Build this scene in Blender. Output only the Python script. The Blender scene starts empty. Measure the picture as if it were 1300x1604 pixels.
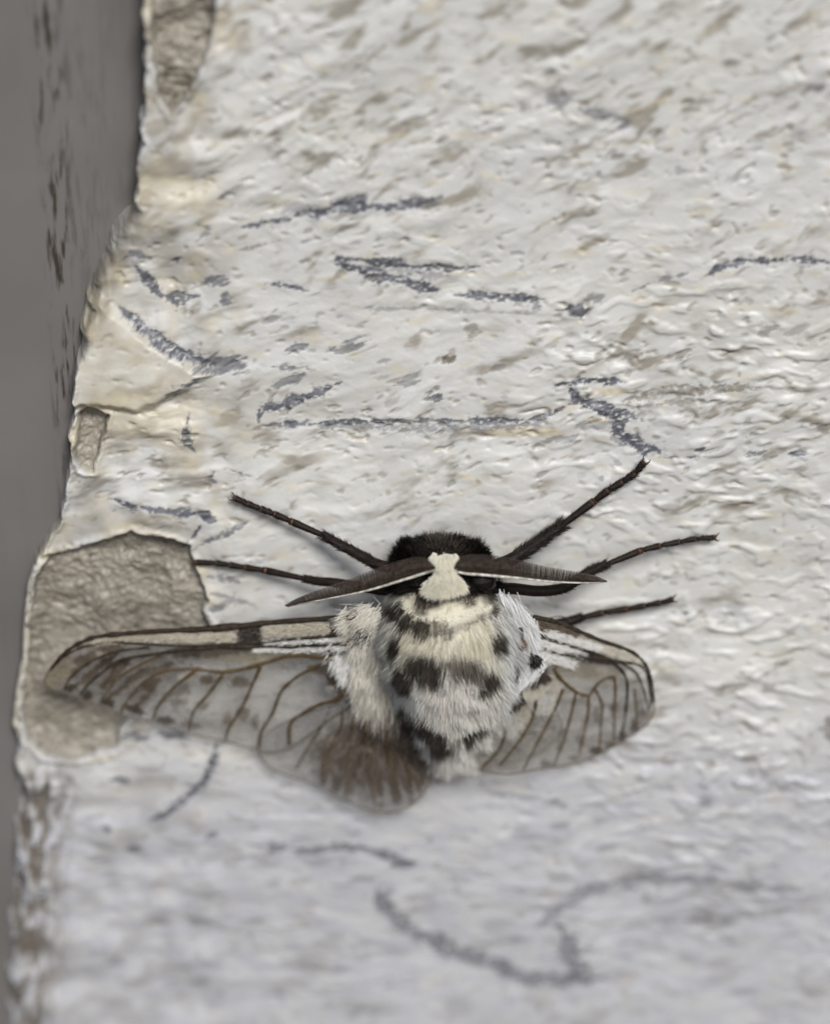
import bpy, math, random
import numpy as np
from mathutils import Vector, Matrix, geometry

random.seed(7); rng = np.random.default_rng(7)
SC = bpy.context.scene
COL = SC.collection
MM = 0.001                       # everything below is laid out in millimetres

# ---------------------------------------------------------------- camera
TILT = math.radians(25.0)        # the camera looks down along the wall, the top of the picture is nearer
DIST = 200.0
FPX = 4000.0                     # focal length in photo pixels (photo 1300 wide)
cam_d = bpy.data.cameras.new("camera"); cam = bpy.data.objects.new("camera", cam_d)
COL.objects.link(cam); SC.camera = cam
cam_d.sensor_fit = 'HORIZONTAL'; cam_d.sensor_width = 36.0; cam_d.lens = 36.0*FPX/1300.0
cam_d.clip_start = 0.005; cam_d.clip_end = 50.0
cam.location = (0, -DIST*math.cos(TILT)*MM, DIST*math.sin(TILT)*MM)
cam.rotation_euler = (math.radians(90)-TILT, 0, 0)
CAM = np.array([0, -DIST*math.cos(TILT), DIST*math.sin(TILT)])
FWD = np.array([0, math.cos(TILT), -math.sin(TILT)]); UPV = np.array([0, math.sin(TILT), math.cos(TILT)])
cam_d.dof.use_dof = True
cam_d.dof.aperture_fstop = 13.0
cam_d.dof.aperture_blades = 0

# ---------------------------------------------------------------- sky, sun, exposure
SUN_EL, SUN_AZ = math.radians(41), math.radians(16)      # azimuth: from straight in front of the wall towards the right
world = bpy.data.worlds.new("World"); SC.world = world; world.use_nodes = True
nt = world.node_tree; bgn = nt.nodes["Background"]
sky = nt.nodes.new("ShaderNodeTexSky"); sky.sky_type = 'NISHITA'; sky.sun_disc = False
sky.sun_elevation = SUN_EL; sky.sun_rotation = math.pi - SUN_AZ
sky.air_density = 1.0; sky.dust_density = 1.6; sky.ozone_density = 1.0
nt.links.new(sky.outputs[0], bgn.inputs[0]); bgn.inputs[1].default_value = 0.072
sun_d = bpy.data.lights.new("sun", 'SUN'); sun = bpy.data.objects.new("sun", sun_d); COL.objects.link(sun)
sun_d.energy = 2.4; sun_d.angle = math.radians(17); sun_d.color = (1.0, 0.985, 0.945)
sdir = Vector((math.sin(SUN_AZ)*math.cos(SUN_EL), -math.cos(SUN_AZ)*math.cos(SUN_EL), math.sin(SUN_EL)))
sun.rotation_euler = sdir.to_track_quat('Z', 'Y').to_euler(); sun.location = sdir*0.5
SC.view_settings.view_transform = 'Standard'; SC.view_settings.look = 'None'
SC.view_settings.exposure = 0.20; SC.view_settings.gamma = 1.0
SC.cycles.max_bounces = 10; SC.cycles.transparent_max_bounces = 24

# ---------------------------------------------------------------- pixel <-> place.  wall frame: u right, v up, w out of the wall
def P(px, py, w=0.0):
    d = np.array([(px-650)/FPX, 0, 0]) + FWD + UPV*(-(py-802)/FPX)
    s = (-w-CAM[1])/d[1]
    return CAM + d*s                                 # world mm (x, y=-w, z=v)
def project(pts):
    q = np.asarray(pts, float) - CAM
    z = q@FWD
    return 650+FPX*q[..., 0]/z, 802-FPX*(q@UPV)/z
foc = P(690, 645, 0.0)
cam_d.dof.focus_distance = float(np.dot(foc-CAM, FWD))*MM

# ---------------------------------------------------------------- noise
_perm = rng.permutation(512); _perm = np.concatenate([_perm, _perm, _perm])
_ang = rng.random(512)*2*np.pi; _gx, _gy = np.cos(_ang), np.sin(_ang)
def gn(x, y, seed=0):
    x = np.asarray(x, float)+seed*17.31; y = np.asarray(y, float)+seed*9.77
    xi = np.floor(x).astype(np.int64); yi = np.floor(y).astype(np.int64)
    xf, yf = x-xi, y-yi; xi &= 511; yi &= 511
    def g(i, j, a, b):
        h = _perm[_perm[(xi+i) & 511]+((yi+j) & 511)]
        return _gx[h]*a+_gy[h]*b
    u = xf*xf*xf*(xf*(xf*6-15)+10); v = yf*yf*yf*(yf*(yf*6-15)+10)
    a = g(0, 0, xf, yf)*(1-u)+g(1, 0, xf-1, yf)*u
    b = g(0, 1, xf, yf-1)*(1-u)+g(1, 1, xf-1, yf-1)*u
    return (a*(1-v)+b*v)*1.5
def fbm(x, y, o=4, seed=0, gain=.5):
    s = 0; a = 1; t = 0
    for k in range(o):
        s = s+a*gn(x*2**k, y*2**k, seed+k*3); t += a; a *= gain
    return s/t
def sst(a, b, x):
    t = np.clip((x-a)/(b-a), 0, 1); return t*t*(3-2*t)
def polydist(px, py, pts):
    d = np.full(px.shape, 1e9)
    for (x0, y0), (x1, y1) in zip(pts[:-1], pts[1:]):
        dx, dy = x1-x0, y1-y0
        t = np.clip(((px-x0)*dx+(py-y0)*dy)/(dx*dx+dy*dy+1e-9), 0, 1)
        d = np.minimum(d, np.hypot(px-x0-t*dx, py-y0-t*dy))
    return d
def polysd(px, py, poly):                            # signed distance, inside positive
    d = polydist(px, py, list(poly)+[poly[0]]); ins = np.zeros(px.shape, bool)
    for (x0, y0), (x1, y1) in zip(poly, list(poly[1:])+[poly[0]]):
        c = ((y0 > py) != (y1 > py)) & (px < (x1-x0)*(py-y0)/((y1-y0) if y1 != y0 else 1e-9)+x0)
        ins ^= c
    return np.where(ins, d, -d)
def smooth_path(pts, n=8, closed=False):             # Catmull-Rom
    pts = [np.array(p, float) for p in pts]; out = []
    m = len(pts)
    rngi = range(m if closed else m-1)
    for i in rngi:
        if closed: p0, p1, p2, p3 = pts[i-1], pts[i], pts[(i+1) % m], pts[(i+2) % m]
        else: p0, p1, p2, p3 = pts[max(i-1, 0)], pts[i], pts[i+1], pts[min(i+2, m-1)]
        for k in range(n):
            t = k/n
            out.append(.5*((2*p1)+(-p0+p2)*t+(2*p0-5*p1+4*p2-p3)*t*t+(-p0+3*p1-3*p2+p3)*t**3))
    if not closed: out.append(pts[-1])
    return np.array(out)

# ---------------------------------------------------------------- mesh helpers
def make_mesh(name, verts, faces, mat, parent=None, smooth=True, attrs=None, colors=None):
    me = bpy.data.meshes.new(name)
    verts = np.asarray(verts, float)*MM
    if isinstance(faces, np.ndarray):
        n, k = faces.shape
        me.vertices.add(len(verts)); me.vertices.foreach_set('co', verts.ravel())
        me.loops.add(n*k); me.loops.foreach_set('vertex_index', faces.ravel().astype(np.int32))
        me.polygons.add(n)
        me.polygons.foreach_set('loop_start', np.arange(0, n*k, k, dtype=np.int32))
        me.update(calc_edges=True)
    else:
        me.from_pydata(verts.tolist(), [], faces)
    me.polygons.foreach_set('use_smooth', np.full(len(me.polygons), smooth))
    for k, a in (attrs or {}).items():
        at = me.attributes.new(k, 'FLOAT', 'POINT'); at.data.foreach_set('value', np.asarray(a, np.float32).ravel())
    for k, a in (colors or {}).items():
        at = me.attributes.new(k, 'FLOAT_COLOR', 'POINT'); a = np.asarray(a, np.float32)
        if a.shape[1] == 3: a = np.hstack([a, np.ones((len(a), 1), np.float32)])
        at.data.foreach_set('color', a.ravel())
    me.update()
    o = bpy.data.objects.new(name, me); COL.objects.link(o)
    if mat: me.materials.append(mat)
    if parent: o.parent = parent
    return o
def tube_geo(pts, radii, n=8, flat=None):
    pts = np.asarray(pts, float); m = len(pts); radii = np.broadcast_to(radii, (m,))
    V = []; F = []
    t0 = pts[1]-pts[0]; ref = np.array([0, -1.0, 0.2])
    for i in range(m):
        t = pts[min(i+1, m-1)]-pts[max(i-1, 0)]; t = t/np.linalg.norm(t)
        b = np.cross(t, ref); b /= np.linalg.norm(b)+1e-9; c = np.cross(b, t)
        fl = 1.0 if flat is None else flat
        for k in range(n):
            a = 2*math.pi*k/n
            V.append(pts[i]+radii[i]*(math.cos(a)*b+math.sin(a)*c*fl))
    for i in range(m-1):
        for k in range(n):
            F.append((i*n+k, i*n+(k+1) % n, (i+1)*n+(k+1) % n, (i+1)*n+k))
    F.append(tuple(range(n-1, -1, -1))); F.append(tuple((m-1)*n+k for k in range(n)))
    return V, F
def tube(name, pts, radii, mat, parent, n=8, flat=None):
    V, F = tube_geo(pts, radii, n, flat)
    return make_mesh(name, V, F, mat, parent)

# ---------------------------------------------------------------- materials
def new_mat(name):
    m = bpy.data.materials.new(name); m.use_nodes = True
    t = m.node_tree; return m, t, t.nodes["Principled BSDF"], t.nodes["Material Output"]
def N(t, kind, **kw):
    n = t.nodes.new(kind)
    for k, v in kw.items():
        if k.startswith('i_'):
            key = k[2:]; key = int(key) if key.isdigit() else key
            n.inputs[key].default_value = v
        else: setattr(n, k, v)
    return n
def mixc(t, fac, a, b, blend='MIX'):
    n = t.nodes.new("ShaderNodeMix"); n.data_type = 'RGBA'; n.blend_type = blend
    for s, x in ((n.inputs[0], fac), (n.inputs[6], a), (n.inputs[7], b)):
        if isinstance(x, bpy.types.NodeSocket): t.links.new(x, s)
        elif isinstance(x, (int, float)): s.default_value = x
        else: s.default_value = (*x, 1)
    return n.outputs[2]
def attr(t, name):
    n = t.nodes.new("ShaderNodeAttribute"); n.attribute_name = name; return n
def mapped(t, scale, rot=(0, 0, 0)):
    tc = t.nodes.new("ShaderNodeTexCoord"); mp = t.nodes.new("ShaderNodeMapping")
    mp.inputs['Scale'].default_value = scale; mp.inputs['Rotation'].default_value = rot
    t.links.new(tc.outputs['Object'], mp.inputs[0]); return mp.outputs[0]
def noise(t, vec, scale, detail=5, rough=.55):
    n = t.nodes.new("ShaderNodeTexNoise"); n.inputs['Scale'].default_value = scale
    n.inputs['Detail'].default_value = detail; n.inputs['Roughness'].default_value = rough
    if vec: t.links.new(vec, n.inputs['Vector'])
    return n.outputs[0]
def ramp(t, fac, stops):
    n = t.nodes.new("ShaderNodeValToRGB"); t.links.new(fac, n.inputs[0]); e = n.color_ramp.elements
    e[0].position, e[0].color = stops[0][0], (*stops[0][1], 1); e[1].position, e[1].color = stops[-1][0], (*stops[-1][1], 1)
    for p, c in stops[1:-1]:
        k = e.new(p); k.color = (*c, 1)
    return n.outputs[0]
def g3(x): return (x, x, x)

def wall_material():
    m, t, bs, out = new_mat("chalky_white_paint")
    v = mapped(t, (1, 1, 1)); vs = mapped(t, (1, 1, 2.2), (0, math.radians(-24), 0))
    n1 = noise(t, vs, 300, 5); n2 = noise(t, v, 1800, 4); n3 = noise(t, v, 90, 4)
    paint = mixc(t, ramp(t, n3, [(.3, g3(0)), (.7, g3(1))]), (.69, .678, .645), (.635, .635, .63))
    paint = mixc(t, ramp(t, n1, [(.50, g3(0)), (.74, g3(.4))]), paint, (.43, .39, .32))
    st = attr(t, 'stain').outputs['Fac']; paint = mixc(t, st, paint, (.30, .27, .222))
    co = attr(t, 'sky_tint').outputs['Fac']; paint = mixc(t, co, paint, (.47, .475, .53))
    ye = attr(t, 'yellow').outputs['Fac']; paint = mixc(t, ye, paint, (.64, .57, .42))
    mk = attr(t, 'mark').outputs['Fac']
    grn = noise(t, vs, 900, 4)
    mcol = mixc(t, ramp(t, grn, [(.35, g3(0)), (.65, g3(1))]), (.075, .08, .10), (.17, .177, .205))
    paint = mixc(t, mk, paint, mcol)
    bk = attr(t, 'dirt').outputs['Fac']; paint = mixc(t, bk, paint, (.13, .105, .075))
    mo = attr(t, 'mortar').outputs['Fac']
    mort = mixc(t, ramp(t, noise(t, v, 500, 8, .7), [(.3, g3(0)), (.7, g3(1))]), (.16, .145, .12), (.42, .385, .325))
    mort = mixc(t, ramp(t, n2, [(.60, g3(0)), (.72, g3(.8))]), mort, (.10, .09, .08))
    mort = mixc(t, bk, mort, (.07, .06, .045))
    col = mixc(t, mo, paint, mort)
    t.links.new(col, bs.inputs['Base Color']); bs.inputs['Roughness'].default_value = .42
    bs.inputs['Specular IOR Level'].default_value = .4
    bmp = t.nodes.new("ShaderNodeBump"); bmp.inputs['Strength'].default_value = .25; bmp.inputs['Distance'].default_value = .00010
    add = N(t, "ShaderNodeMath", operation='ADD'); t.links.new(n1, add.inputs[0]); t.links.new(n2, add.inputs[1])
    t.links.new(add.outputs[0], bmp.inputs['Height']); t.links.new(bmp.outputs[0], bs.inputs['Normal'])
    return m
def frame_material():
    m, t, bs, out = new_mat("grey_brown_frame_paint")
    vl = mapped(t, (1, 1, .06)); v = mapped(t, (1, 1, .35)); v1 = mapped(t, (1, 1, 1))
    a = noise(t, vl, 260, 5); b = noise(t, v1, 60, 4); c = noise(t, v, 700, 4)
    col = mixc(t, ramp(t, b, [(.3, g3(0)), (.7, g3(1))]), (.15, .14, .136), (.19, .18, .175))
    col = mixc(t, ramp(t, a, [(.55, g3(0)), (.75, g3(.5))]), col, (.13, .12, .11))
    col = mixc(t, ramp(t, c, [(.68, g3(0)), (.76, g3(.55))]), col, (.24, .23, .22))
    sc = attr(t, 'scrape').outputs['Fac']
    vm = mapped(t, (1, 1, .12)); d = noise(t, vm, 2600, 4); e2 = noise(t, v, 650, 4)
    mu = N(t, "ShaderNodeMath", operation='MULTIPLY'); t.links.new(ramp(t, d, [(.47, g3(0)), (.58, g3(1))]), mu.inputs[0]); t.links.new(ramp(t, e2, [(.40, g3(0)), (.55, g3(1))]), mu.inputs[1])
    mu2 = N(t, "ShaderNodeMath", operation='MULTIPLY'); t.links.new(mu.outputs[0], mu2.inputs[0]); t.links.new(sc, mu2.inputs[1])
    col = mixc(t, mu2.outputs[0], col, (.045, .035, .028))
    t.links.new(col, bs.inputs['Base Color']); bs.inputs['Roughness'].default_value = .5
    bs.inputs['Specular IOR Level'].default_value = .35
    bmp = t.nodes.new("ShaderNodeBump"); bmp.inputs['Strength'].default_value = .3; bmp.inputs['Distance'].default_value = .0001
    t.links.new(a, bmp.inputs['Height']); t.links.new(bmp.outputs[0], bs.inputs['Normal'])
    return m
def fur_material():
    m, t, bs, out = new_mat("moth_hair")
    c = attr(t, 'col').outputs['Color']
    t.links.new(c, bs.inputs['Base Color']); bs.inputs['Roughness'].default_value = .45
    bs.inputs['Specular IOR Level'].default_value = .35
    tr = t.nodes.new("ShaderNodeBsdfTranslucent"); t.links.new(c, tr.inputs[0])
    mx = t.nodes.new("ShaderNodeMixShader"); mx.inputs[0].default_value = .28
    t.links.new(bs.outputs[0], mx.inputs[1]); t.links.new(tr.outputs[0], mx.inputs[2]); t.links.new(mx.outputs[0], out.inputs[0])
    return m
def wing_material():
    m, t, bs, out = new_mat("wing_membrane")
    col = attr(t, 'col').outputs['Color']; cov = attr(t, 'cov').outputs['Fac']
    v = mapped(t, (1, 1, 1)); n = noise(t, v, 3200, 3); n2 = noise(t, v, 800, 4)
    # scales lie in a loose, grainy layer: coverage breaks up with fine noise
    a = N(t, "ShaderNodeMath", operation='SUBTRACT'); t.links.new(n, a.inputs[0]); a.inputs[1].default_value = .5
    b = N(t, "ShaderNodeMath", operation='MULTIPLY_ADD'); t.links.new(a.outputs[0], b.inputs[0]); b.inputs[1].default_value = .7; t.links.new(cov, b.inputs[2])
    b.use_clamp = True
    c2 = mixc(t, ramp(t, n2, [(.3, g3(0)), (.7, g3(.12))]), col, (.30, .26, .22))
    t.links.new(c2, bs.inputs['Base Color']); bs.inputs['Roughness'].default_value = .4; bs.inputs['Specular IOR Level'].default_value = .25
    tl = t.nodes.new("ShaderNodeBsdfTranslucent"); t.links.new(c2, tl.inputs[0])
    m1 = t.nodes.new("ShaderNodeMixShader"); m1.inputs[0].default_value = .3
    t.links.new(bs.outputs[0], m1.inputs[1]); t.links.new(tl.outputs[0], m1.inputs[2])
    tp = t.nodes.new("ShaderNodeBsdfTransparent"); tp.inputs[0].default_value = (.90, .893, .885, 1)
    gl = t.nodes.new("ShaderNodeBsdfGlossy"); gl.inputs['Roughness'].default_value = .25
    m0 = t.nodes.new("ShaderNodeMixShader"); m0.inputs[0].default_value = .09
    t.links.new(tp.outputs[0], m0.inputs[1]); t.links.new(gl.outputs[0], m0.inputs[2])
    m2 = t.nodes.new("ShaderNodeMixShader"); t.links.new(b.outputs[0], m2.inputs[0])
    t.links.new(m0.outputs[0], m2.inputs[1]); t.links.new(m1.outputs[0], m2.inputs[2])
    t.links.new(m2.outputs[0], out.inputs[0])
    return m
def plain(name, a, b, rough=.5, scale=2500, spec=.4):
    m, t, bs, out = new_mat(name)
    n = noise(t, mapped(t, (1, 1, 1)), scale, 4)
    t.links.new(mixc(t, ramp(t, n, [(.35, g3(0)), (.65, g3(1))]), a, b), bs.inputs['Base Color'])
    bs.inputs['Roughness'].default_value = rough; bs.inputs['Specular IOR Level'].default_value = spec
    return m
M_WALL, M_FRAME, M_FUR, M_WING = wall_material(), frame_material(), fur_material(), wing_material()
M_VEIN = plain("amber_vein", (.11, .070, .026), (.065, .045, .022), .45, 2500, .3)
M_DVEIN = plain("dark_vein", (.020, .014, .010), (.05, .036, .025), .7, 2500, .2)
M_LEG = plain("dark_leg", (.009, .006, .005), (.022, .013, .009), .55, 2500, .18)
M_JOINT = plain("russet_leg_joint", (.10, .045, .022), (.055, .028, .016), .4)
M_COMB = plain("brown_antenna_comb", (.052, .038, .031), (.12, .092, .075), .55, 3000, .25)
M_SHAFT = plain("white_antenna_shaft", (.80, .78, .72), (.30, .27, .23), .6, 2600)
M_EYE = plain("black_eye", (.008, .007, .007), (.015, .012, .01), .15)
M_LIP = plain("cream_paint_lip", (.62, .58, .50), (.50, .46, .38), .6, 700)

# ================================================================= THE WALL
def axis(a, b, step, outer, ostep):
    mid = np.arange(a, b+1e-6, step)
    lo = [a]; s = step
    while lo[-1] > -outer: s = min(s*1.25, ostep); lo.append(lo[-1]-s)
    hi = [b]; s = step
    while hi[-1] < outer: s = min(s*1.25, ostep); hi.append(hi[-1]+s)
    return np.concatenate([lo[:0:-1], mid, hi[1:]])
U = axis(-36.5, 36.5, .105, 75, 1.6); Vv = axis(-46, 45, .105, 90, 1.6)
GU, GV = np.meshgrid(U, Vv)
gpts = np.stack([GU, np.zeros_like(GU), GV], -1)
PX, PY = project(gpts)

def edge_x(y):
    ys = [-1500, -200, 0, 100, 180, 200, 260, 330, 350, 400, 440, 480, 560, 620, 700, 735, 755, 800, 850, 880, 920, 980, 1050, 1120, 1165, 1185, 1200, 1260, 1330, 1400, 1500, 1700, 3000]
    xs = [222, 222, 221, 222, 221, 214, 211, 205, 182, 152, 134, 126, 116, 110, 108, 104, 98, 94, 66, 54, 46, 38, 33, 24, 30, 26, 14, 8, 2, -4, -8, -14, -14]
    return np.interp(y, ys, xs)
jit = fbm(PX/26, PY/26, 4, 5)
EX = edge_x(PY+10*gn(PX/60, PY/60, 2))+9*jit+7*gn(PX/55, PY/38, 6)*(PY > 180)
EW = np.interp(PY, [-500, 320, 380, 470, 540, 600, 1190, 1240, 1700], [15, 18, 60, 62, 40, 13, 13, 90, 84])

# relief: broad waves, diagonal trowel drag, soft lumps, fine grain
wx = PX+26*fbm(PX/180, PY/180, 3, 11); wy = PY+26*fbm(PX/180, PY/180, 3, 21)
_dirs = [(math.cos(math.radians(a)), math.sin(math.radians(a))) for a in (30, 16, 2)]
_w1 = sst(150, 700, wy); _w2 = sst(650, 1150, wy)
def an(sa, sc, o, seed, gain=.5):                    # noise drawn out along the trowel direction
    r = [fbm((wx*c-wy*q)/sa, (wx*q+wy*c)/sc, o, seed+k*2, gain) for k, (c, q) in enumerate(_dirs)]
    return (r[0]*(1-_w1)+r[1]*_w1)*(1-_w2)+r[2]*_w2
drag = an(140, 40, 2, 31, .4)
drag2 = an(50, 15, 2, 41, .4)
ridge = 1-np.abs(an(170, 44, 2, 51))*3.0
lump = sst(-.05, .65, gn(wx/40, wy/19, 61)+.25*gn(wx/17, wy/9, 62))*.45
lump_amt = np.clip(sst(750, 1050, PX)*sst(330, 620, PY)*(1-.65*sst(1230, 1420, PY))+.30, 0, 1)
pit = .6*sst(.22, .7, an(34, 15, 2, 71))
pit2 = .5*sst(.28, .7, fbm(wx/26, wy/17, 2, 75))
calm = np.interp(PY, [0, 600, 900, 1250, 1500], [1.0, 1.0, .75, .55, .45])
leftm = 1-sst(300, 430, PX)
var = .35+1.1*sst(-.35, .45, fbm(PX/210, PY/170, 3, 85))
H = .8*fbm(PX/420, PY/420, 3, 81)+calm*var*(.24*drag+.035*drag2+.05*np.clip(ridge, 0, 1)*(1-leftm*.6))
H = H+.42*lump*lump_amt*(.3+.7*var)-.32*pit*calm*(1-.4*leftm)*var-.32*pit2*calm*var
H = H+.007*fbm(PX/7, PY/7, 3, 91)*(.6+.4*calm)
H = H+leftm*.6*fbm(PX/85, PY/70, 2, 95)

# scratches, scuffs and stains with their own ragged outline
mark = np.zeros_like(H); dirt = np.zeros_like(H)
rag = an(30, 8, 3, 101, .55); rag2 = fbm(PX/5, PY/4, 2, 111)
stip = an(26, 5, 3, 103, .6); wob = gn(PX/34, PY/34, 107); ragi = fbm(PX/14, PY/10, 3, 113, .6); stipi = .15*stip+.75*fbm(PX/8, PY/5, 2, 117)
def box_sel(pts, r):
    p = np.array(pts); return (PX > p[:, 0].min()-r) & (PX < p[:, 0].max()+r) & (PY > p[:, 1].min()-r) & (PY < p[:, 1].max()+r)
def stroke(pts, w, s=1.0, tgt=None, groove=.06, ragged=1.0):
    tgt = mark if tgt is None else tgt
    pts = smooth_path(pts, 5) if len(pts) > 2 else np.array(pts, float)
    sel = box_sel(pts, w*4+6)
    d = polydist(PX[sel], PY[sel], pts)
    e0 = np.hypot(PX[sel]-pts[0][0], PY[sel]-pts[0][1]); e1 = np.hypot(PX[sel]-pts[-1][0], PY[sel]-pts[-1][1])
    tap = .35+.65*sst(0, 34, np.minimum(e0, e1))
    e = w*tap*(1.15+ragged*(.12*rag[sel]+1.3*ragi[sel])+1.0*wob[sel])
    core = sst(0, 2.2, e-d+.6)*sst(-.40, -.12, stipi[sel]); halo = sst(0, 7.0, e*1.7-d+3)*sst(.02, .24, stipi[sel])
    f = s*np.clip(core*(.9+.5*stip[sel])+.45*halo, 0, 1)
    tgt[sel] = np.maximum(tgt[sel], f); H[sel] -= groove*f
def blob(x, y, rx, ry, s=1.0, tgt=None, groove=.08, rot=0):
    tgt = mark if tgt is None else tgt
    sel = (np.abs(PX-x) < rx*2+ry*2+8) & (np.abs(PY-y) < ry*2+rx*2+8)
    c, sn = math.cos(math.radians(rot)), math.sin(math.radians(rot))
    dx, dy = PX[sel]-x, PY[sel]-y
    q = np.hypot((dx*c-dy*sn)/rx, (dx*sn+dy*c)/ry)
    f = s*np.clip(sst(0, .38, 1.05+1.2*rag[sel]+.25*rag2[sel]-q)*(.9+.6*stip[sel]), 0, 1)
    tgt[sel] = np.maximum(tgt[sel], f); H[sel] -= groove*f
S = stroke
S([(380, 356), (470, 340), (560, 324), (640, 322), (692, 308)], 6); blob(545, 318, 34, 10, rot=12); blob(470, 328, 40, 8, .5); blob(655, 318, 30, 9, .7)
S([(528, 404), (600, 411), (680, 420), (752, 419)], 5.5); S([(528, 412), (590, 430), (685, 456)], 7); S([(560, 416), (700, 432)], 7, .5)
S([(415, 447), (450, 450), (482, 458)], 4); S([(712, 462), (770, 464), (852, 470)], 5); blob(840, 480, 9, 8, .7)
S([(560, 484), (690, 486), (850, 492)], 2.5, .45)
S([(1098, 438), (1135, 416), (1200, 408), (1270, 406), (1310, 413)], 5); S([(990, 458), (1030, 442), (1082, 427)], 4, .7)
blob(905, 488, 20, 10); blob(935, 470, 18, 10, .6); S([(872, 487), (890, 487)], 3)
for a in [(465, 545, 17, 10, .8), (545, 545, 30, 9, .8), (450, 598, 30, 9, .75), (740, 516, 14, 12, .6), (700, 563, 14, 7, .9), (682, 621, 16, 8, .9), (640, 596, 18, 10, .6), (606, 565, 16, 6, .5), (780, 575, 14, 6, .5), (990, 560, 16, 12, .55), (938, 558, 8, 8, .55), (1070, 555, 14, 8, .5), (1200, 520, 18, 8, .55), (1250, 515, 22, 7, .4)]:
    blob(*a, tgt=dirt if a[0] > 690 else mark, rot=20)
S([(405, 662), (412, 642), (450, 632), (500, 615), (535, 600)], 5.5); S([(425, 575), (450, 578), (480, 576)], 3, .8)
S([(410, 668), (520, 664), (620, 659), (700, 658), (800, 659), (850, 655), (893, 634)], 3.6, .95); S([(470, 666), (700, 668), (860, 664)], 6, .55)
S([(870, 604), (920, 597), (978, 601)], 5); S([(895, 612), (905, 630), (940, 640), (1005, 660)], 8); S([(985, 655), (968, 680), (1000, 698), (1032, 708)], 8)
S([(960, 690), (990, 702)], 9, .6); blob(840, 700, 12, 5, .7); blob(880, 690, 30, 6, .5); blob(930, 668, 40, 8, .5)
S([(972, 632), (1050, 616), (1190, 606)], 5.5, .6, dirt); S([(1000, 640), (1100, 628)], 4, .5, dirt)
blob(1182, 711, 24, 6, rot=10); blob(1249, 711, 19, 7, rot=8); blob(1095, 706, 9, 4); S([(1040, 719), (1105, 717)], 3, .9)
S([(170, 780), (220, 790), (262, 796), (328, 800)], 5.5, ragged=.5); blob(324, 809, 15, 9, rot=-30); S([(314, 822), (304, 838), (293, 848)], 5); blob(250, 822, 25, 8, .35)
S([(300, 862), (340, 840), (392, 814)], 3.5, .8); S([(325, 903), (392, 914)], 5, .7); S([(330, 928), (398, 946)], 5, .6); blob(345, 950, 15, 6, .8, rot=20); S([(380, 880), (430, 874)], 5, .4)
S([(186, 484), (232, 522), (290, 556), (335, 572)], 6, groove=.12); blob(350, 570, 40, 16, .85, groove=.1); S([(312, 588), (285, 602), (252, 626)], 7, .9)
S([(190, 408), (208, 396), (232, 404), (242, 416)], 5, .9); S([(212, 418), (232, 440), (244, 462), (275, 472), (312, 466)], 6, .95); blob(340, 442, 22, 10, .9); blob(352, 470, 12, 9, .9); blob(276, 411, 7, 6)
S([(312, 352), (325, 360), (308, 378)], 6, .6); S([(345, 310), (380, 290)], 7, .5); S([(370, 395), (440, 378)], 3, .6, dirt)
S([(296, 648), (290, 680), (306, 708)], 6, .9); S([(336, 738), (330, 750), (338, 755)], 4, .7); S([(360, 735), (402, 748)], 2.5, .8)
blob(212, 1160, 24, 7, .9); blob(270, 1157, 24, 10, .9); S([(338, 1160), (328, 1208), (292, 1250), (236, 1282)], 5.5); blob(192, 1224, 16, 6, .9); blob(165, 1296, 10, 8, .8); blob(208, 1332, 11, 8, .8); blob(335, 1310, 12, 8, .7)
S([(290, 1228), (320, 1232)], 5, .5); S([(390, 1322), (470, 1332), (560, 1328), (650, 1354)], 5, .85); blob(634, 1352, 22, 8); S([(460, 1340), (560, 1350)], 8, .35)
S([(590, 1392), (612, 1428), (680, 1478), (760, 1510), (840, 1533), (945, 1536)], 9, .8); blob(602, 1410, 16, 20, .8)
S([(838, 1456), (880, 1422), (930, 1395), (1050, 1380), (1255, 1396)], 7, .6); S([(876, 1450), (895, 1490), (925, 1530)], 13, .8); S([(950, 1462), (1100, 1442), (1245, 1424)], 4, .5); S([(720, 1486), (840, 1470)], 4, .45); S([(960, 1486), (1010, 1480)], 6, .4)
S([(520, 1500), (640, 1490)], 5, .35); blob(570, 1580, 60, 12, .4, dirt)
S([(1120, 1088), (1175, 1070)], 6, .55, dirt); S([(1185, 1066), (1242, 1034)], 6, .55, dirt); blob(1170, 1186, 15, 11, .5, dirt); blob(1300, 1145, 14, 26, .7, dirt); blob(1050, 1195, 20, 6, .4, dirt)
blob(870, 155, 26, 15, .65); S([(905, 170), (960, 182), (985, 195)], 7, .7); blob(1080, 162, 14, 6, .8, dirt); blob(1143, 100, 20, 8, .7, dirt); S([(1131, 60), (1132, 95)], 5, .4, dirt); blob(965, 246, 13, 7, .55, dirt); blob(1278, 138, 22, 9, .6); blob(890, 5, 14, 7, .7, dirt); blob(980, 200, 12, 6, .7); blob(1230, 262, 10, 24, .3, dirt); blob(850, 250, 30, 6, .3, dirt)
blob(590, 200, 24, 12, .3, dirt); blob(745, 60, 30, 7, .25, dirt); blob(430, 220, 14, 30, .25, dirt)
S([(745, 1240), (830, 1250), (905, 1268)], 4, .5); blob(876, 1292, 18, 8, .5); blob(1104, 1256, 12, 12, .5); S([(1060, 1290), (1110, 1262)], 5, .35); S([(520, 1240), (600, 1238)], 4, .3)
blob(1028, 1012, 8, 5, .3, dirt); blob(1150, 960, 18, 14, .3); blob(1075, 962, 5, 3, .8, dirt); blob(1165, 470, 20, 6, .4, dirt)
for k in range(190):      # small flecks in the dragged paint
    x, y = rng.uniform(330, 1310), rng.uniform(-20, 760)
    blob(x, y, rng.uniform(4, 16), rng.uniform(2.5, 6), rng.uniform(.15, .55), dirt if rng.random() < .7 else mark, .12, rng.uniform(5, 40))
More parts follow.
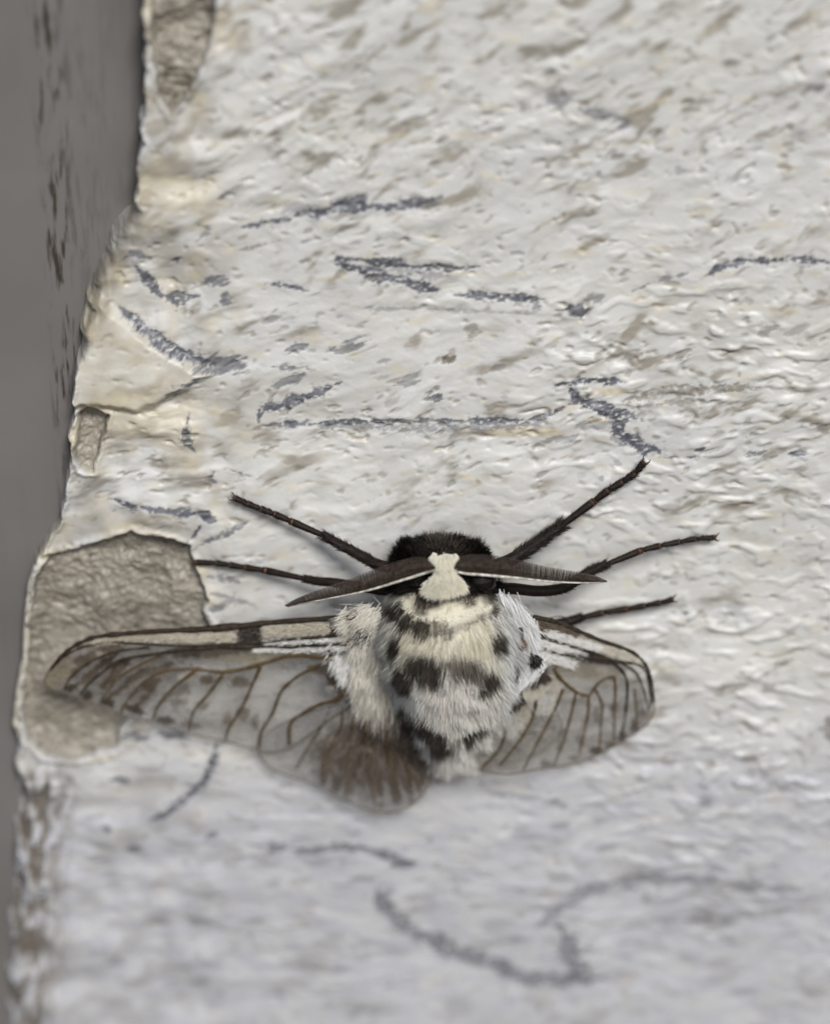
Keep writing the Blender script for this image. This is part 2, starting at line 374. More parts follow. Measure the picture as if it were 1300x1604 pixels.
for k in range(130):
    x, y = rng.uniform(60, 1310), rng.uniform(1180, 1620)
    blob(x, y, rng.uniform(6, 22), rng.uniform(2, 6), rng.uniform(.15, .5), mark if rng.random() < .6 else dirt, .08, rng.uniform(-6, 14))
for k in range(34):       # broad worn smudges low on the wall
    x, y = rng.uniform(90, 1300), rng.uniform(1260, 1610)
    blob(x, y, rng.uniform(14, 46), rng.uniform(7, 16), rng.uniform(.12, .34), mark if rng.random() < .5 else dirt, .1, rng.uniform(-8, 16))
for k in range(60):
    x, y = rng.uniform(1000, 1310), rng.uniform(740, 1250)
    blob(x, y, rng.uniform(3, 12), rng.uniform(2, 4), rng.uniform(.15, .4), dirt, .1, rng.uniform(-6, 24))

# a thick smooth dab of filler below the hollow by the frame
DAB = [(128, 446), (160, 462), (190, 486), (240, 528), (300, 562), (338, 584), (312, 600), (262, 628), (215, 648), (180, 640), (105, 640), (100, 560)]
sdab = polysd(PX, PY, DAB)+5*fbm(PX/30, PY/30, 3, 137)
fdab = sst(-2, 16, sdab); H = H*(1-.5*fdab)+.85*fdab
hol = np.exp(-((PX-262)/62)**2-((PY-478)/62)**2); H -= .9*hol
# bare mortar where the paint has flaked away
chips = [
 ([(76, 868), (112, 862), (165, 843), (205, 831), (260, 838), (294, 854), (304, 882), (318, 915), (325, 940), (316, 958), (332, 978), (322, 1010), (300, 1050), (245, 1100), (205, 1124), (186, 1148), (182, 1176), (130, 1188), (72, 1186), (44, 1164), (33, 1120), (38, 1050), (46, 960), (58, 900)], .95),
 ([(242, -160), (338, -170), (336, 20), (328, 70), (310, 118), (292, 148), (268, 184), (248, 150), (238, 80), (236, 0)], 1.3),
 ([(138, 634), (170, 652), (160, 692), (146, 736), (124, 734), (118, 700), (124, 652)], 1.0)]
mortar = np.zeros_like(H); cid = np.zeros(H.shape, int)
rough = fbm(PX/40, PY/34, 5, 121, .62); rough2 = fbm(PX/11, PY/9, 3, 131, .6)
for i, (poly, dep) in enumerate(chips):
    sel = box_sel(poly, 30)
    sd = polysd(PX[sel], PY[sel], poly)+6*fbm(PX[sel]/22, PY[sel]/22, 4, 141+i)
    f = sst(-1.0, 2.6, sd)
    lip = np.exp(-((sd+4)/4.5)**2)*.22
    H[sel] += -f*dep+lip+f*(.50*rough[sel]+.24*rough2[sel])
    mark[sel] *= 1-f; mortar[sel] = np.maximum(mortar[sel], f)
    c = cid[sel]; c[sd > 1.5] = i+1; cid[sel] = c
S([(72, 750), (66, 830), (52, 885)], 6, .9, dirt, .5); S([(108, 978), (125, 990), (137, 997)], 3, .9, dirt, .3); S([(110, 862), (165, 848)], 5, .5, dirt, .2)
S([(312, 950), (322, 962), (334, 976)], 2.5, .9, dirt, .3); S([(168, 655), (160, 695), (148, 735)], 3, .5, dirt)
blob(225, 893, 12, 8, .0)
for k in range(150):
    x, y = rng.uniform(50, 310), rng.uniform(850, 1180)
    blob(x, y, rng.uniform(2, 9), rng.uniform(1.5, 3.5), rng.uniform(.2, .6), dirt, .12, rng.uniform(-60, 60))
for k in range(26):
    x, y = rng.uniform(240, 330), rng.uniform(-10, 170)
    blob(x, y, rng.uniform(3, 10), rng.uniform(3, 9), rng.uniform(.3, .7), dirt, .15, rng.uniform(60, 120))

# the coat runs out over the frame: a drop along the left edge, with a thick rolled rim
inside = PX-EX
lipn = .8+.8*fbm(PX/30, PY/30, 3, 151)
H = H+.38*lipn*np.exp(-((inside-6)/6.0)**2)*(EW < 30)
H = np.where(mortar > .3, np.maximum(H, -1.45), H)
H = H-7.0*(1-sst(0, 1, np.clip((inside+EW*.35)/(EW), -0, 1)))**1.6
# stains: yellow patches, stronger towards the top, and dirt that followed the trowel marks
stain = np.clip(1.25*sst(.04, .40, an(80, 32, 4, 161, .55))*sst(-.3, .3, fbm(PX/200, PY/150, 3, 163))*np.interp(PY, [0, 600, 900, 1200, 1600], [1.1, 1.0, .6, .7, .7])
                + .5*sst(.12, .5, pit*1.6+pit2*1.2)+.35*sst(.05, .5, fbm(PX/160, PY/130, 3, 171))*np.interp(PX, [0, 350, 600], [1, 1, .35]), 0, .85)
stain = np.clip(stain+.55*leftm*sst(-.2, .35, fbm(PX/70, PY/70, 4, 175))*(1-sst(700, 1100, PY)*.5), 0, .85)
stain = np.maximum(stain, .75*(1-sst(10, 75, inside))*sst(1170, 1260, PY)*sst(-.35, .25, fbm(PX/16, PY/40, 4, 181)))
yellow = .35*fdab+np.clip(.6*sst(.22, .5, fbm(wx/60, wy/26, 3, 191))*np.interp(PY, [0, 800, 1250], [.8, .6, .2])
                 + .55*leftm*sst(-.1, .4, fbm(PX/90, PY/90, 3, 195))*(1-sst(900, 1250, PY)), 0, .8)
for (x, y, rx, ry) in [(800, 675, 40, 10), (960, 615, 30, 6), (850, 680, 40, 8), (730, 745, 14, 5), (225, 893, 12, 8), (935, 660, 20, 6)]:
    q = np.hypot((PX-x)/rx, (PY-y)/ry); yellow = np.maximum(yellow, .8*sst(1.2, .5, q-.5*rag))
sky_tint = .75*sst(1080, 1330, PY+90*fbm(PX/150, PY/90, 4, 197)+.05*PX)*(.6+.4*sst(-.3, .3, an(60, 20, 3, 199)))  # bluish cast of skylight on the lower wall, painted into its colour
slope = (1-sst(EW*.35, EW*.95, inside))*(EW > 25)*sst(300, 350, PY)*(1-sst(520, 580, PY)); dirt = np.maximum(dirt, .6*slope*sst(-.5, .2, fbm(PX/12, PY/60, 3, 203)))
# soft dark streaks of plaster smeared against the frame at the bottom
sm = sst(-.28, .18, fbm(PX/15+.5*PY/60, PY/44, 4, 201))*(1-sst(45, 135, inside))*sst(1180, 1240, PY)
dirt = np.maximum(dirt, .9*sm); H -= .55*sm

nr, nc = H.shape
idx = np.arange(nr*nc).reshape(nr, nc)
quads = np.stack([idx[:-1, :-1], idx[:-1, 1:], idx[1:, 1:], idx[1:, :-1]], -1).reshape(-1, 4)
verts = np.stack([GU, -H, GV], -1).reshape(-1, 3)
keep = ((inside > -EW*.8-14)[:-1, :-1]).reshape(-1)
qc = cid[:-1, :-1].reshape(-1)
ATT = dict(mark=mark.ravel(), dirt=dirt.ravel(), stain=stain.ravel(), yellow=yellow.ravel(), mortar=mortar.ravel(), sky_tint=sky_tint.ravel())
def submesh(name, sel, parent=None):
    q = quads[sel]; used = np.unique(q); remap = np.full(nr*nc, -1); remap[used] = np.arange(len(used))
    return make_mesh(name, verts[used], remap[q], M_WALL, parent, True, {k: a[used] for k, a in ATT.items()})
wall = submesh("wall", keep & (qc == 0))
wall["kind"] = "structure"; wall["label"] = "rough white painted plaster wall with grey scuffs and flaked spots"
CL = ["large patch of bare grey mortar behind the wing tip", "narrow dark hollow of bare mortar beside the frame", "small chip of bare mortar at the paint's edge"]
for i in range(3):
    o = submesh("bare_mortar", keep & (qc == i+1), wall); o["label"] = CL[i]
def wall_h(px, py):                                   # wall height (w) under a pixel
    p = P(px, py, 0); j = np.clip(np.searchsorted(U, p[0]), 0, nc-1); i = np.clip(np.searchsorted(Vv, p[2]), 0, nr-1)
    return float(H[i, j])
# rolled paint lip that stands up along the flaked patch
def ridge_obj(pts, r, w, lab=None):
    pp = smooth_path(pts, 10); L = []; R = []
    for k, (x, y) in enumerate(pp):
        L.append(P(x+2.2*gn(k*.23, 3.1), y+1.5*gn(k*.31, 7.7), w+.12*float(gn(k*.19, 1.3)))); R.append(r*(.75+.7*abs(float(gn(k*.27, 5.5))))*min(1, .25+k*.12, .25+(len(pp)-1-k)*.12))
    return tube("paint_lip", L, R, M_LIP, wall, 8, .8)
ridge_obj([(73, 748), (68, 790), (63, 830), (55, 862)], .07, -1.98)
ridge_obj([(56, 885), (47, 925), (42, 980), (38, 1040), (29, 1090), (26, 1130), (36, 1160), (56, 1180)], .24, -.25)
ridge_obj([(52, 1178), (80, 1192), (120, 1193), (160, 1190), (186, 1183)], .22, .0)

# ================================================================= THE FRAME beside the wall
def frame():
    prof = [(-80, -12), (-80, -1.5), (-28.3, -1.8), (-27.6, -1.95), (-26.6, -2.2), (-25.4, -2.45), (-19.0, -3.6), (-18.0, -12)]
    zs = np.linspace(-92, 92, 47); V = []; sc = []
    for z in zs:
        for k, (u, w) in enumerate(prof):
            V.append((u+(.06*gn(z*.12, k*.3+2) if 1 < k < 7 else 0), -w+.05*gn(z*.09, k+.5), z)); sc.append(1.0 if k in (3, 4) else (.25 if k == 5 else 0))
    n = len(prof); F = []
    for i in range(len(zs)-1):
        for k in range(n):
            F.append((i*n+k, i*n+(k+1) % n, (i+1)*n+(k+1) % n, (i+1)*n+k))
    F.append(tuple(range(n))); F.append(tuple((len(zs)-1)*n+k for k in range(n-1, -1, -1)))
    o = make_mesh("door_frame", V, F, M_FRAME, None, True, {'scrape': sc})
    o["label"] = "dull grey brown upright frame edge along the white wall, scraped"; o["category"] = "frame"
    return o
frame()

# ================================================================= THE MOTH
base = P(700, 1000, 0)
moth = bpy.data.objects.new("moth", None); COL.objects.link(moth)
moth.empty_display_size = .01
moth["label"] = "furry white moth with brown bands and clear veined wings on the wall"; moth["category"] = "moth"

# -------- body: one continuous lofted surface
ST = [(688, 850, 2.7, .5, .5), (688, 855, 3.0, 1.7, 1.3), (689, 866, 3.7, 2.9, 2.2), (691, 888, 4.2, 3.3, 2.7), (695, 914, 5.0, 3.4, 3.0), (703, 942, 5.6, 4.4, 4.0), (706, 985, 6.0, 4.95, 4.6),
      (708, 1032, 5.8, 4.6, 4.5), (709, 1072, 5.2, 4.1, 4.0), (709, 1110, 4.3, 3.5, 3.3), (708, 1146, 3.2, 2.4, 2.3), (707, 1176, 3.0, 1.5, 1.3), (708, 1190, 2.5, .5, .5)]
sp = []
for (x, y, w, ru, rw) in ST:
    p = P(x, y, w); sp.append([p[0], p[2], w, ru, rw])
sp = smooth_path(sp, 6)
NB = 40; bv = []; bn = []
for i, (u, v, w, ru, rw) in enumerate(sp):
    for k in range(NB):
        a = 2*math.pi*k/NB
        bv.append((u+ru*math.cos(a), -(w+rw*math.sin(a)), v))
bf = [(i*NB+k, i*NB+(k+1) % NB, (i+1)*NB+(k+1) % NB, (i+1)*NB+k) for i in range(len(sp)-1) for k in range(NB)]
bf += [tuple(range(NB-1, -1, -1)), tuple((len(sp)-1)*NB+k for k in range(NB))]
bv = np.array(bv)

DARK = np.array([.052, .038, .028]); BROWN = np.array([.105, .078, .055]); CREAM = np.array([.97, .91, .74]); WHITE = np.array([.98, .97, .955]); PINK = np.array([.90, .84, .79])
SPOTS = [(659, 939, 9, 20, 0), (676, 941, 12, 11, 0), (697, 934, 26, 6, 0), (729, 937, 15, 9, 25), (770, 922, 15, 19, -20), (619, 920, 10, 12, 0), (745, 925, 16, 8, 0), (645, 925, 10, 10, 0),
         (614, 966, 8, 15, -30), (629, 981, 22, 9, 28), (655, 991, 18, 12, 20), (689, 994, 8, 12, 0), (710, 993, 6, 11, 0), (740, 978, 20, 6, -15), (779, 962, 7, 13, 0), (758, 973, 14, 7, -20),
         (616, 1017, 7, 14, 0), (783, 1012, 10, 13, 20), (663, 1052, 24, 17, 10), (677, 1066, 13, 10, 30), (634, 1076, 10, 10, 30), (724, 1051, 24, 13, 5), (748, 1058, 16, 10, 15), (769, 1073, 10, 13, 30), (757, 1085, 6, 8, 30), (625, 1062, 8, 12, 0),
         (640, 1134, 16, 7, 30), (664, 1146, 18, 9, 30), (684, 1160, 14, 10, 20), (690, 1178, 14, 10, 0), (628, 1124, 7, 10, 0), (735, 1163, 5, 8, 0), (742, 1152, 18, 5, -20)]
PALE = {11, 13, 15, 21, 22}
def body_color(px, py, jitn):
    n = len(px)
    c = np.tile(CREAM, (n, 1))
    wf = np.clip(np.maximum(np.maximum(.75*sst(1000, 1090, py), sst(755, 805, px)), sst(640, 600, px)*.5), 0, 1)[:, None]
    c = c*(1-wf)+WHITE*wf
    pk = (np.exp(-((px-712)/60)**2-((py-1105)/28)**2)*.5)[:, None]; c = c*(1-pk)+PINK*pk
    dk = np.zeros(n); pl = np.zeros(n)
    for i, (x, y, rx, ry, rot) in enumerate(SPOTS):
        r = math.radians(rot); dx, dy = px-x, py-y
        q = np.hypot((dx*math.cos(r)+dy*math.sin(r))/rx, (-dx*math.sin(r)+dy*math.cos(r))/ry)
        f = sst(1.7, 1.1, q+jitn*.62)
        if i in PALE: pl = np.maximum(pl, f)
        else: dk = np.maximum(dk, f)
    head = sst(936, 918, py+jitn*7); dk = np.maximum(dk, head)
    c = c*(1-pl[:, None]*.85)+BROWN*pl[:, None]*.85
    c = c*(1-dk[:, None]*.96)+DARK*dk[:, None]*.96
    return c
bpx, bpy_ = project(bv)
body = make_mesh("body", bv, bf, M_FUR, moth, True, None, {'col': body_color(bpx, bpy_, np.zeros(len(bpx)))})

# -------- fur as real tapering strands
def strands(name, root, dirs, length, color, width, parent, norm=None, curl=.25, seg=3, wav=.12, tipfade=1.0):
    n = len(root); dirs = dirs/np.linalg.norm(dirs, axis=1, keepdims=True)
    if norm is None: norm = np.tile([0, -1.0, .35], (n, 1))
    side = np.cross(dirs, norm+rng.normal(0, .45, (n, 3))); side /= np.linalg.norm(side, axis=1, keepdims=True)+1e-9
    side *= np.where(np.sum(np.cross(side, dirs)*norm, 1, keepdims=True) < 0, -1.0, 1.0)
    down = np.array([0, .25, -1.0]); length = np.broadcast_to(length, (n,)); width = np.broadcast_to(width, (n,))
    bend = (down*curl+rng.normal(0, wav, (n, 3)))
    V = np.zeros((n, (seg+1)*2, 3)); CC = np.zeros((n, (seg+1)*2, 3))
    for k in range(seg+1):
        t = k/seg
        p = root+dirs*(length*t)[:, None]+bend*(length*t*t*.6)[:, None]
        wd = width*(1-t**1.5*.9)*.5
        V[:, k*2] = p-side*wd[:, None]; V[:, k*2+1] = p+side*wd[:, None]
        CC[:, k*2] = CC[:, k*2+1] = color*(.85+.15*t) if tipfade == 1.0 else color
    q = np.array([[k*2, k*2+1, k*2+3, k*2+2] for k in range(seg)])
    F = (np.arange(n)[:, None, None]*((seg+1)*2)+q[None]).reshape(-1, 4)
    o = make_mesh(name, V.reshape(-1, 3), F, M_FUR, parent, True, None, {'col': CC.reshape(-1, 3)})
    nn_ = norm/np.linalg.norm(norm, axis=1, keepdims=True)+rng.normal(0, .28, (n, 3))
    nn_ = nn_-dirs*np.sum(nn_*dirs, 1, keepdims=True)*.35; nn_ /= np.linalg.norm(nn_, axis=1, keepdims=True)
    o.data.normals_split_custom_set_from_vertices(np.repeat(nn_, (seg+1)*2, axis=0).tolist())
    o["kind"] = "stuff"
    return o
def sample_body(n, amin=-.35):
    i = rng.random(n*3)*(len(sp)-1.001); k = i.astype(int); f = (i-k)[:, None]
    s = sp[k]*(1-f)+sp[k+1]*f
    a = rng.random(n*3)*2*np.pi
    ok = (np.sin(a) > amin) & (rng.random(n*3) < s[:, 3]/5.3)
    s, a = s[ok][:n], a[ok][:n]
    pos = np.stack([s[:, 0]+s[:, 3]*np.cos(a), -(s[:, 2]+s[:, 4]*np.sin(a)), s[:, 1]], -1)
    nor = np.stack([np.cos(a)/s[:, 3], -np.sin(a)/s[:, 4], np.zeros(len(a))], -1); nor /= np.linalg.norm(nor, axis=1, keepdims=True)
    return pos, nor
def clump(pos, sc, sd):
    x, y, z = pos.T*sc
    return np.stack([gn(x+y*.7, z, sd), gn(x, z+y*.7, sd+5), gn(x+31, z+y, sd+9)], -1)
pos, nor = sample_body(80000)
px, py = project(pos)
hb = py < 925
tail = np.array([0, 0, -1.0])
def body_fur(name, sel, lift, ln, curl, parent=body):
    p, n_ = pos[sel], nor[sel]
    lat = (p[:, 0]-sp[10, 0])/5.0
    d = tail+n_*lift+np.stack([lat*.25, np.zeros(len(p)), np.zeros(len(p))], -1)+clump(p, 1.1, 3)*.55+clump(p, .45, 8)*.35+rng.normal(0, .10, (len(p), 3))
    L = ln*rng.uniform(.65, 1.15, len(p))*(1+.4*clump(p, .8, 14)[:, 0])
    mid = p+d/np.linalg.norm(d, axis=1, keepdims=True)*(L*.72)[:, None]
    mx, my = project(mid)
    c = body_color(mx, my, rng.normal(0, .35, len(p)))*rng.uniform(.88, 1.04, (len(p), 1))
    return strands(name, p, d, L, np.clip(c, 0, .98), rng.uniform(.04, .08, len(p)), parent, n_, curl)
body_fur("thorax_fur", (py >= 925) & (py < 1062), .50, 1.35, .12)
body_fur("abdomen_fur", (py >= 1062), .42, 1.35, .05)
# face: short bristly black fur standing off the head
sel = hb; p, n_ = pos[sel], nor[sel]
fx, fy = project(p)
fwd = np.stack([np.zeros(len(p)), np.zeros(len(p)), sst(905, 850, fy)*1.1-.15], -1)
d = n_*.8+fwd+clump(p, 1.0, 21)*.5+rng.normal(0, .18, (len(p), 3))
strands("face_fur", p, d, rng.uniform(.5, 1.1, len(p)), np.tile([.030, .025, .021], (len(p), 1))*rng.uniform(.5, 1.7, (len(p), 1)), rng.uniform(.05, .09, len(p)), body, n_, -.15)

# the forehead bristles that close the front of the head
n = 2600; a_ = rng.random(n)*2*np.pi; r_ = np.sqrt(rng.random(n))
f0 = P(689, 866, 3.4)
p = np.stack([f0[0]+2.3*r_*np.cos(a_), f0[1]-1.7*r_*np.sin(a_), f0[2]+.7*(1-r_**2)], -1)
d = np.stack([np.cos(a_)*r_*.9, -np.sin(a_)*r_*.7-.2, np.full(n, .9)], -1)+clump(p, 1.0, 23)*.6+rng.normal(0, .22, (n, 3))
strands("face_fur", p, d, rng.uniform(.4, 1.0, n), np.tile([.055, .043, .034], (n, 1))*rng.uniform(.5, 1.8, (n, 1)), rng.uniform(.05, .08, n), body, None, -.1)
def patch_fur(name, poly, n, w, lift, dirpx, ln, cfun, parent, wid=(.05, .09), spread=.25, curl=.1, cl=.5, feather=5.0):
    """hairs rooted in a pixel polygon at height w(px,py); dirpx = combing direction in the wall plane (right, up)"""
    pl = np.array(poly); xs = rng.uniform(pl[:, 0].min(), pl[:, 0].max(), n*4); ys = rng.uniform(pl[:, 1].min(), pl[:, 1].max(), n*4)
    ok = polysd(xs, ys, poly) > 0; xs, ys = xs[ok][:n], ys[ok][:n]
    xs = xs+rng.normal(0, feather, len(xs)); ys = ys+rng.normal(0, feather, len(ys))
    ww = w(xs, ys) if callable(w) else np.full(len(xs), w)
    root = np.array([P(x, y, k) for x, y, k in zip(xs, ys, ww)])
    dp = dirpx(xs, ys) if callable(dirpx) else np.tile(dirpx, (len(xs), 1))
    d = np.stack([dp[:, 0], np.full(len(xs), -lift), dp[:, 1]], -1)+rng.normal(0, spread, (len(xs), 3))+clump(root, 1.2, 33)*cl
    return strands(name, root, d, rng.uniform(.65, 1.15, len(xs))*ln, np.clip(cfun(xs, ys), 0, .97), rng.uniform(wid[0], wid[1], len(xs)), parent, None, curl)
def jitter(c, lo=.85, hi=1.1):
    return lambda x, y: np.tile(np.array(c, float), (len(x), 1))*rng.uniform(lo, hi, (len(x), 1))
# cream tuft between the antennae: a small hourglass of dense short scales
def tuft_w(x, y): return np.interp(y, [860, 880, 900, 925], [7.3, 8.1, 8.8, 9.1])-.0012*(x-697)**2
TUFT = [(678, 866), (686, 871), (697, 868), (709, 869), (716, 868), (715, 880), (709, 890), (713, 899), (722, 908), (728, 917), (722, 924), (706, 928), (690, 931), (672, 929), (662, 922), (666, 912), (678, 903), (686, 893), (682, 880)]
def tuft_dir(x, y): return np.stack([(x-697)/50, -.55-.0*y], -1)
patch_fur("head_tuft", TUFT, 5200, tuft_w, .9, tuft_dir, .62, lambda x, y: np.tile([.96, .92, .78], (len(x), 1))*rng.uniform(.85, 1.04, (len(x), 1)), body, (.05, .085), .22, .1, .3, 1.3)
tv = np.array([P(x, y, tuft_w(np.array(x), np.array(y))-.15) for x, y in smooth_path(TUFT, 3, True)])
cen = P(697, 900, 8.5); tb = np.array([P(x*.94+697*.06, y, 5.4) for x, y in smooth_path(TUFT, 3, True)])
nn = len(tv); VV = np.vstack([tv, tb, cen[None]]); FF = [(i, (i+1) % nn, nn+(i+1) % nn, nn+i) for i in range(nn)]+[(2*nn, (i+1) % nn, i) for i in range(nn)]
make_mesh("head_crest", VV, FF, M_FUR, body, True, None, {'col': np.tile([.85, .80, .66], (len(VV), 1))})
# eyes under the antennae
for (x, y) in ((655, 908), (752, 908)):
    c = P(x, y, 5.7); r = 1.25; V = []; F = []
    for i in range(13):
        for k in range(20):
            th = math.pi*i/12; ph = 2*math.pi*k/20
            V.append(c+r*np.array([math.sin(th)*math.cos(ph)*1.1, math.sin(th)*math.sin(ph), math.cos(th)]))
    for i in range(12):
        for k in range(20): F.append((i*20+k, i*20+(k+1) % 20, (i+1)*20+(k+1) % 20, (i+1)*20+k))
    make_mesh("eye", V, F, M_EYE, body)

# -------- antennae
def antenna(shaft, top, w0, w1, nt_):
    sh = smooth_path(shaft, 10); tp = smooth_path(top, 10)
    def at(path, t):
        s = np.concatenate([[0], np.cumsum(np.hypot(*np.diff(path, axis=0).T))]); s /= s[-1]
        return np.interp(t, s, path[:, 0]), np.interp(t, s, path[:, 1])
    wv = lambda t: w0+(w1-w0)*t+.5*math.sin(math.pi*t)
    pts = [P(*at(sh, t), wv(t)) for t in np.linspace(0, 1, 40)]
    a = tube("antenna", pts, [.135*(1-.75*t)+.02 for t in np.linspace(0, 1, 40)], M_SHAFT, moth, 8)
    V = []; F = []
    for i in range(nt_):
        t = (i+.5)/nt_
        t2 = min(1, t+.012+.002*random.random())
        x0, y0 = at(sh, t); x1, y1 = at(tp, t2)
        pp = []
        for k in range(6):
            f = k/5
            bulge = .55*math.sin(math.pi*min(1, f*1.05))*(1-.6*t)
            pp.append(P(x0+(x1-x0)*f, y0+(y1-y0)*f, wv(t)-.12+bulge-.9*f*f*(1-.5*t)+random.uniform(-.015, .015)))
        R = [.056, .058, .058, .056, .052, .035]
        v, f_ = tube_geo(pp, R, 4, 2.2)
        o = len(V); V += v; F += [tuple(j+o for j in q) for q in f_]
    cb = make_mesh("comb", V, F, M_COMB, a, False); cb["kind"] = "stuff"; cb["label"] = "dark brown closely combed vane of the antenna"
    return a
antenna([(683, 891), (660, 899), (635, 907), (571, 926), (506, 939), (450, 950)],
        [(679, 888), (675, 879), (664, 874), (645, 874), (603, 886), (555, 905), (506, 922), (467, 937), (447, 948)], 8.2, 4.8, 98)
antenna([(711, 893), (730, 898), (754, 900), (809, 905), (864, 911), (920, 913), (948, 911)],
        [(714, 888), (714, 878), (722, 872), (746, 869), (791, 873), (846, 886), (901, 896), (931, 902), (950, 910)], 8.2, 5.8, 98)

# -------- legs: femur and tibia in one tapering tube, tarsus joints and claws as their own pieces
def leg_obj(main, tarsus, hair_n, hair_len, claw_dir, mr=(.50, .37), tr=(.28, .24), amber=None):
    mp = smooth_path(main, 6); m = len(mp)
    pts = [P(*p) for p in mp]
    R = [mr[0]+(mr[1]-mr[0])*i/(m-1) for i in range(m)]
    R[-1] *= 1.05
    lg = tube("leg", pts, R, M_LEG, moth, 10)
    tp = [P(*p) for p in tarsus]
    for i in range(len(tp)-1):
        a, b = tp[i], tp[i+1]; r = tr[0]+(tr[1]-tr[0])*i/max(1, len(tp)-2)
        f = np.linspace(0, 1, 6); q = [a+(b-a)*t for t in f]
        tube("tarsus_segment", q, [r*.72, r*.85, r*.92, r, r*1.1, r*1.02], M_LEG if i else M_LEG, lg, 8)
        tube("joint", [b-(b-a)*.10, b+(b-a)*.02], [r*1.13, r*.95], M_JOINT, lg, 8)
    e = tp[-1]; d = tp[-1]-tp[-2]; d /= np.linalg.norm(d); s = np.cross(d, [0, -1.0, 0]); s /= np.linalg.norm(s)
    for k in (-1, 1):
        cp = [e+d*(.42*t)+s*k*(.08+.24*math.sin(t*2.2))-np.array([0, -1, 0])*.35*t*t for t in np.linspace(0, 1, 6)]
        cp = [c+np.array([0, -.12, 0]) for c in cp]
        tube("claw", cp, [.085, .08, .07, .055, .04, .015], M_JOINT, lg, 6)
    hair_n = int(hair_n*1.6)
    allp = np.array(pts[m//3:]+tp); segi = rng.integers(0, len(allp)-1, hair_n); ff = rng.random((hair_n, 1))
    root = allp[segi]*(1-ff)+allp[segi+1]*ff; dd = allp[segi+1]-allp[segi]; dd /= np.linalg.norm(dd, axis=1, keepdims=True)
    fat = np.where(segi < len(pts)-m//3, 1.0, .42)
    rd = rng.normal(0, 1, (hair_n, 3)); rd -= dd*np.sum(rd*dd, 1, keepdims=True); rd /= np.linalg.norm(rd, axis=1, keepdims=True)
    strands("leg_hair", root+rd*.18, dd*1.0+rd*.6, hair_len*fat*rng.uniform(.5, 1.1, hair_n), np.tile([.018, .013, .010], (hair_n, 1))*rng.uniform(.5, 1.6, (hair_n, 1)), .06, lg, None, .0)
    return lg
leg_obj([(690, 905, 3.6), (640, 893, 4.4), (596, 886, 4.2), (575, 876, 3.6), (545, 860, 3.0), (509, 840, 2.2)], [(509, 840, 2.2), (454, 816, 1.6), (429, 805, 1.3), (408, 797, 1.1), (387, 789, .9), (367, 780, .75)], 900, .75, 0)
leg_obj([(680, 935, 3.4), (600, 925, 3.6), (525, 913, 3.0), (500, 911, 2.6), (479, 907, 2.2)], [(479, 907, 2.2), (412, 893, 1.3), (383, 889, 1.0), (359, 885, .8), (338, 882, .6), (306, 881, .45)], 450, .45, 0, (.46, .32))
leg_obj([(730, 905, 3.8), (790, 882, 4.2), (815, 868, 3.8), (845, 848, 3.0), (877, 825, 2.2)], [(877, 825, 2.2), (931, 785, 1.5), (953, 768, 1.25), (975, 755, 1.0), (995, 741, .85), (1009, 724, .7)], 1500, 1.0, 0, (.60, .40), (.31, .26))
leg_obj([(760, 925, 3.6), (800, 922, 4.0), (842, 926, 4.2), (880, 922, 4.2), (905, 908, 3.8), (925, 895, 3.2), (946, 886, 2.5)], [(946, 886, 2.5), (1005, 862, 1.6), (1034, 855, 1.3), (1064, 849, 1.0), (1090, 844, .8), (1120, 842, .6)], 800, .7, 0, (.50, .36), (.27, .22))
leg_obj([(770, 985, 3.2), (830, 985, 2.6), (870, 978, 1.9), (893, 973, 1.5), (908, 968, 1.4)], [(908, 968, 1.4), (945, 960, 1.1), (983, 954, .9), (1010, 949, .8), (1035, 944, .7), (1054, 939, .6)], 550, .5, 0, (.46, .40), (.28, .25))
tube("leg_spur", [P(*p) for p in smooth_path([(853, 972, 2.6), (865, 967, 2.5), (880, 966, 2.3), (892, 970, 2.0)], 5)], .045, M_VEIN, moth, 5)

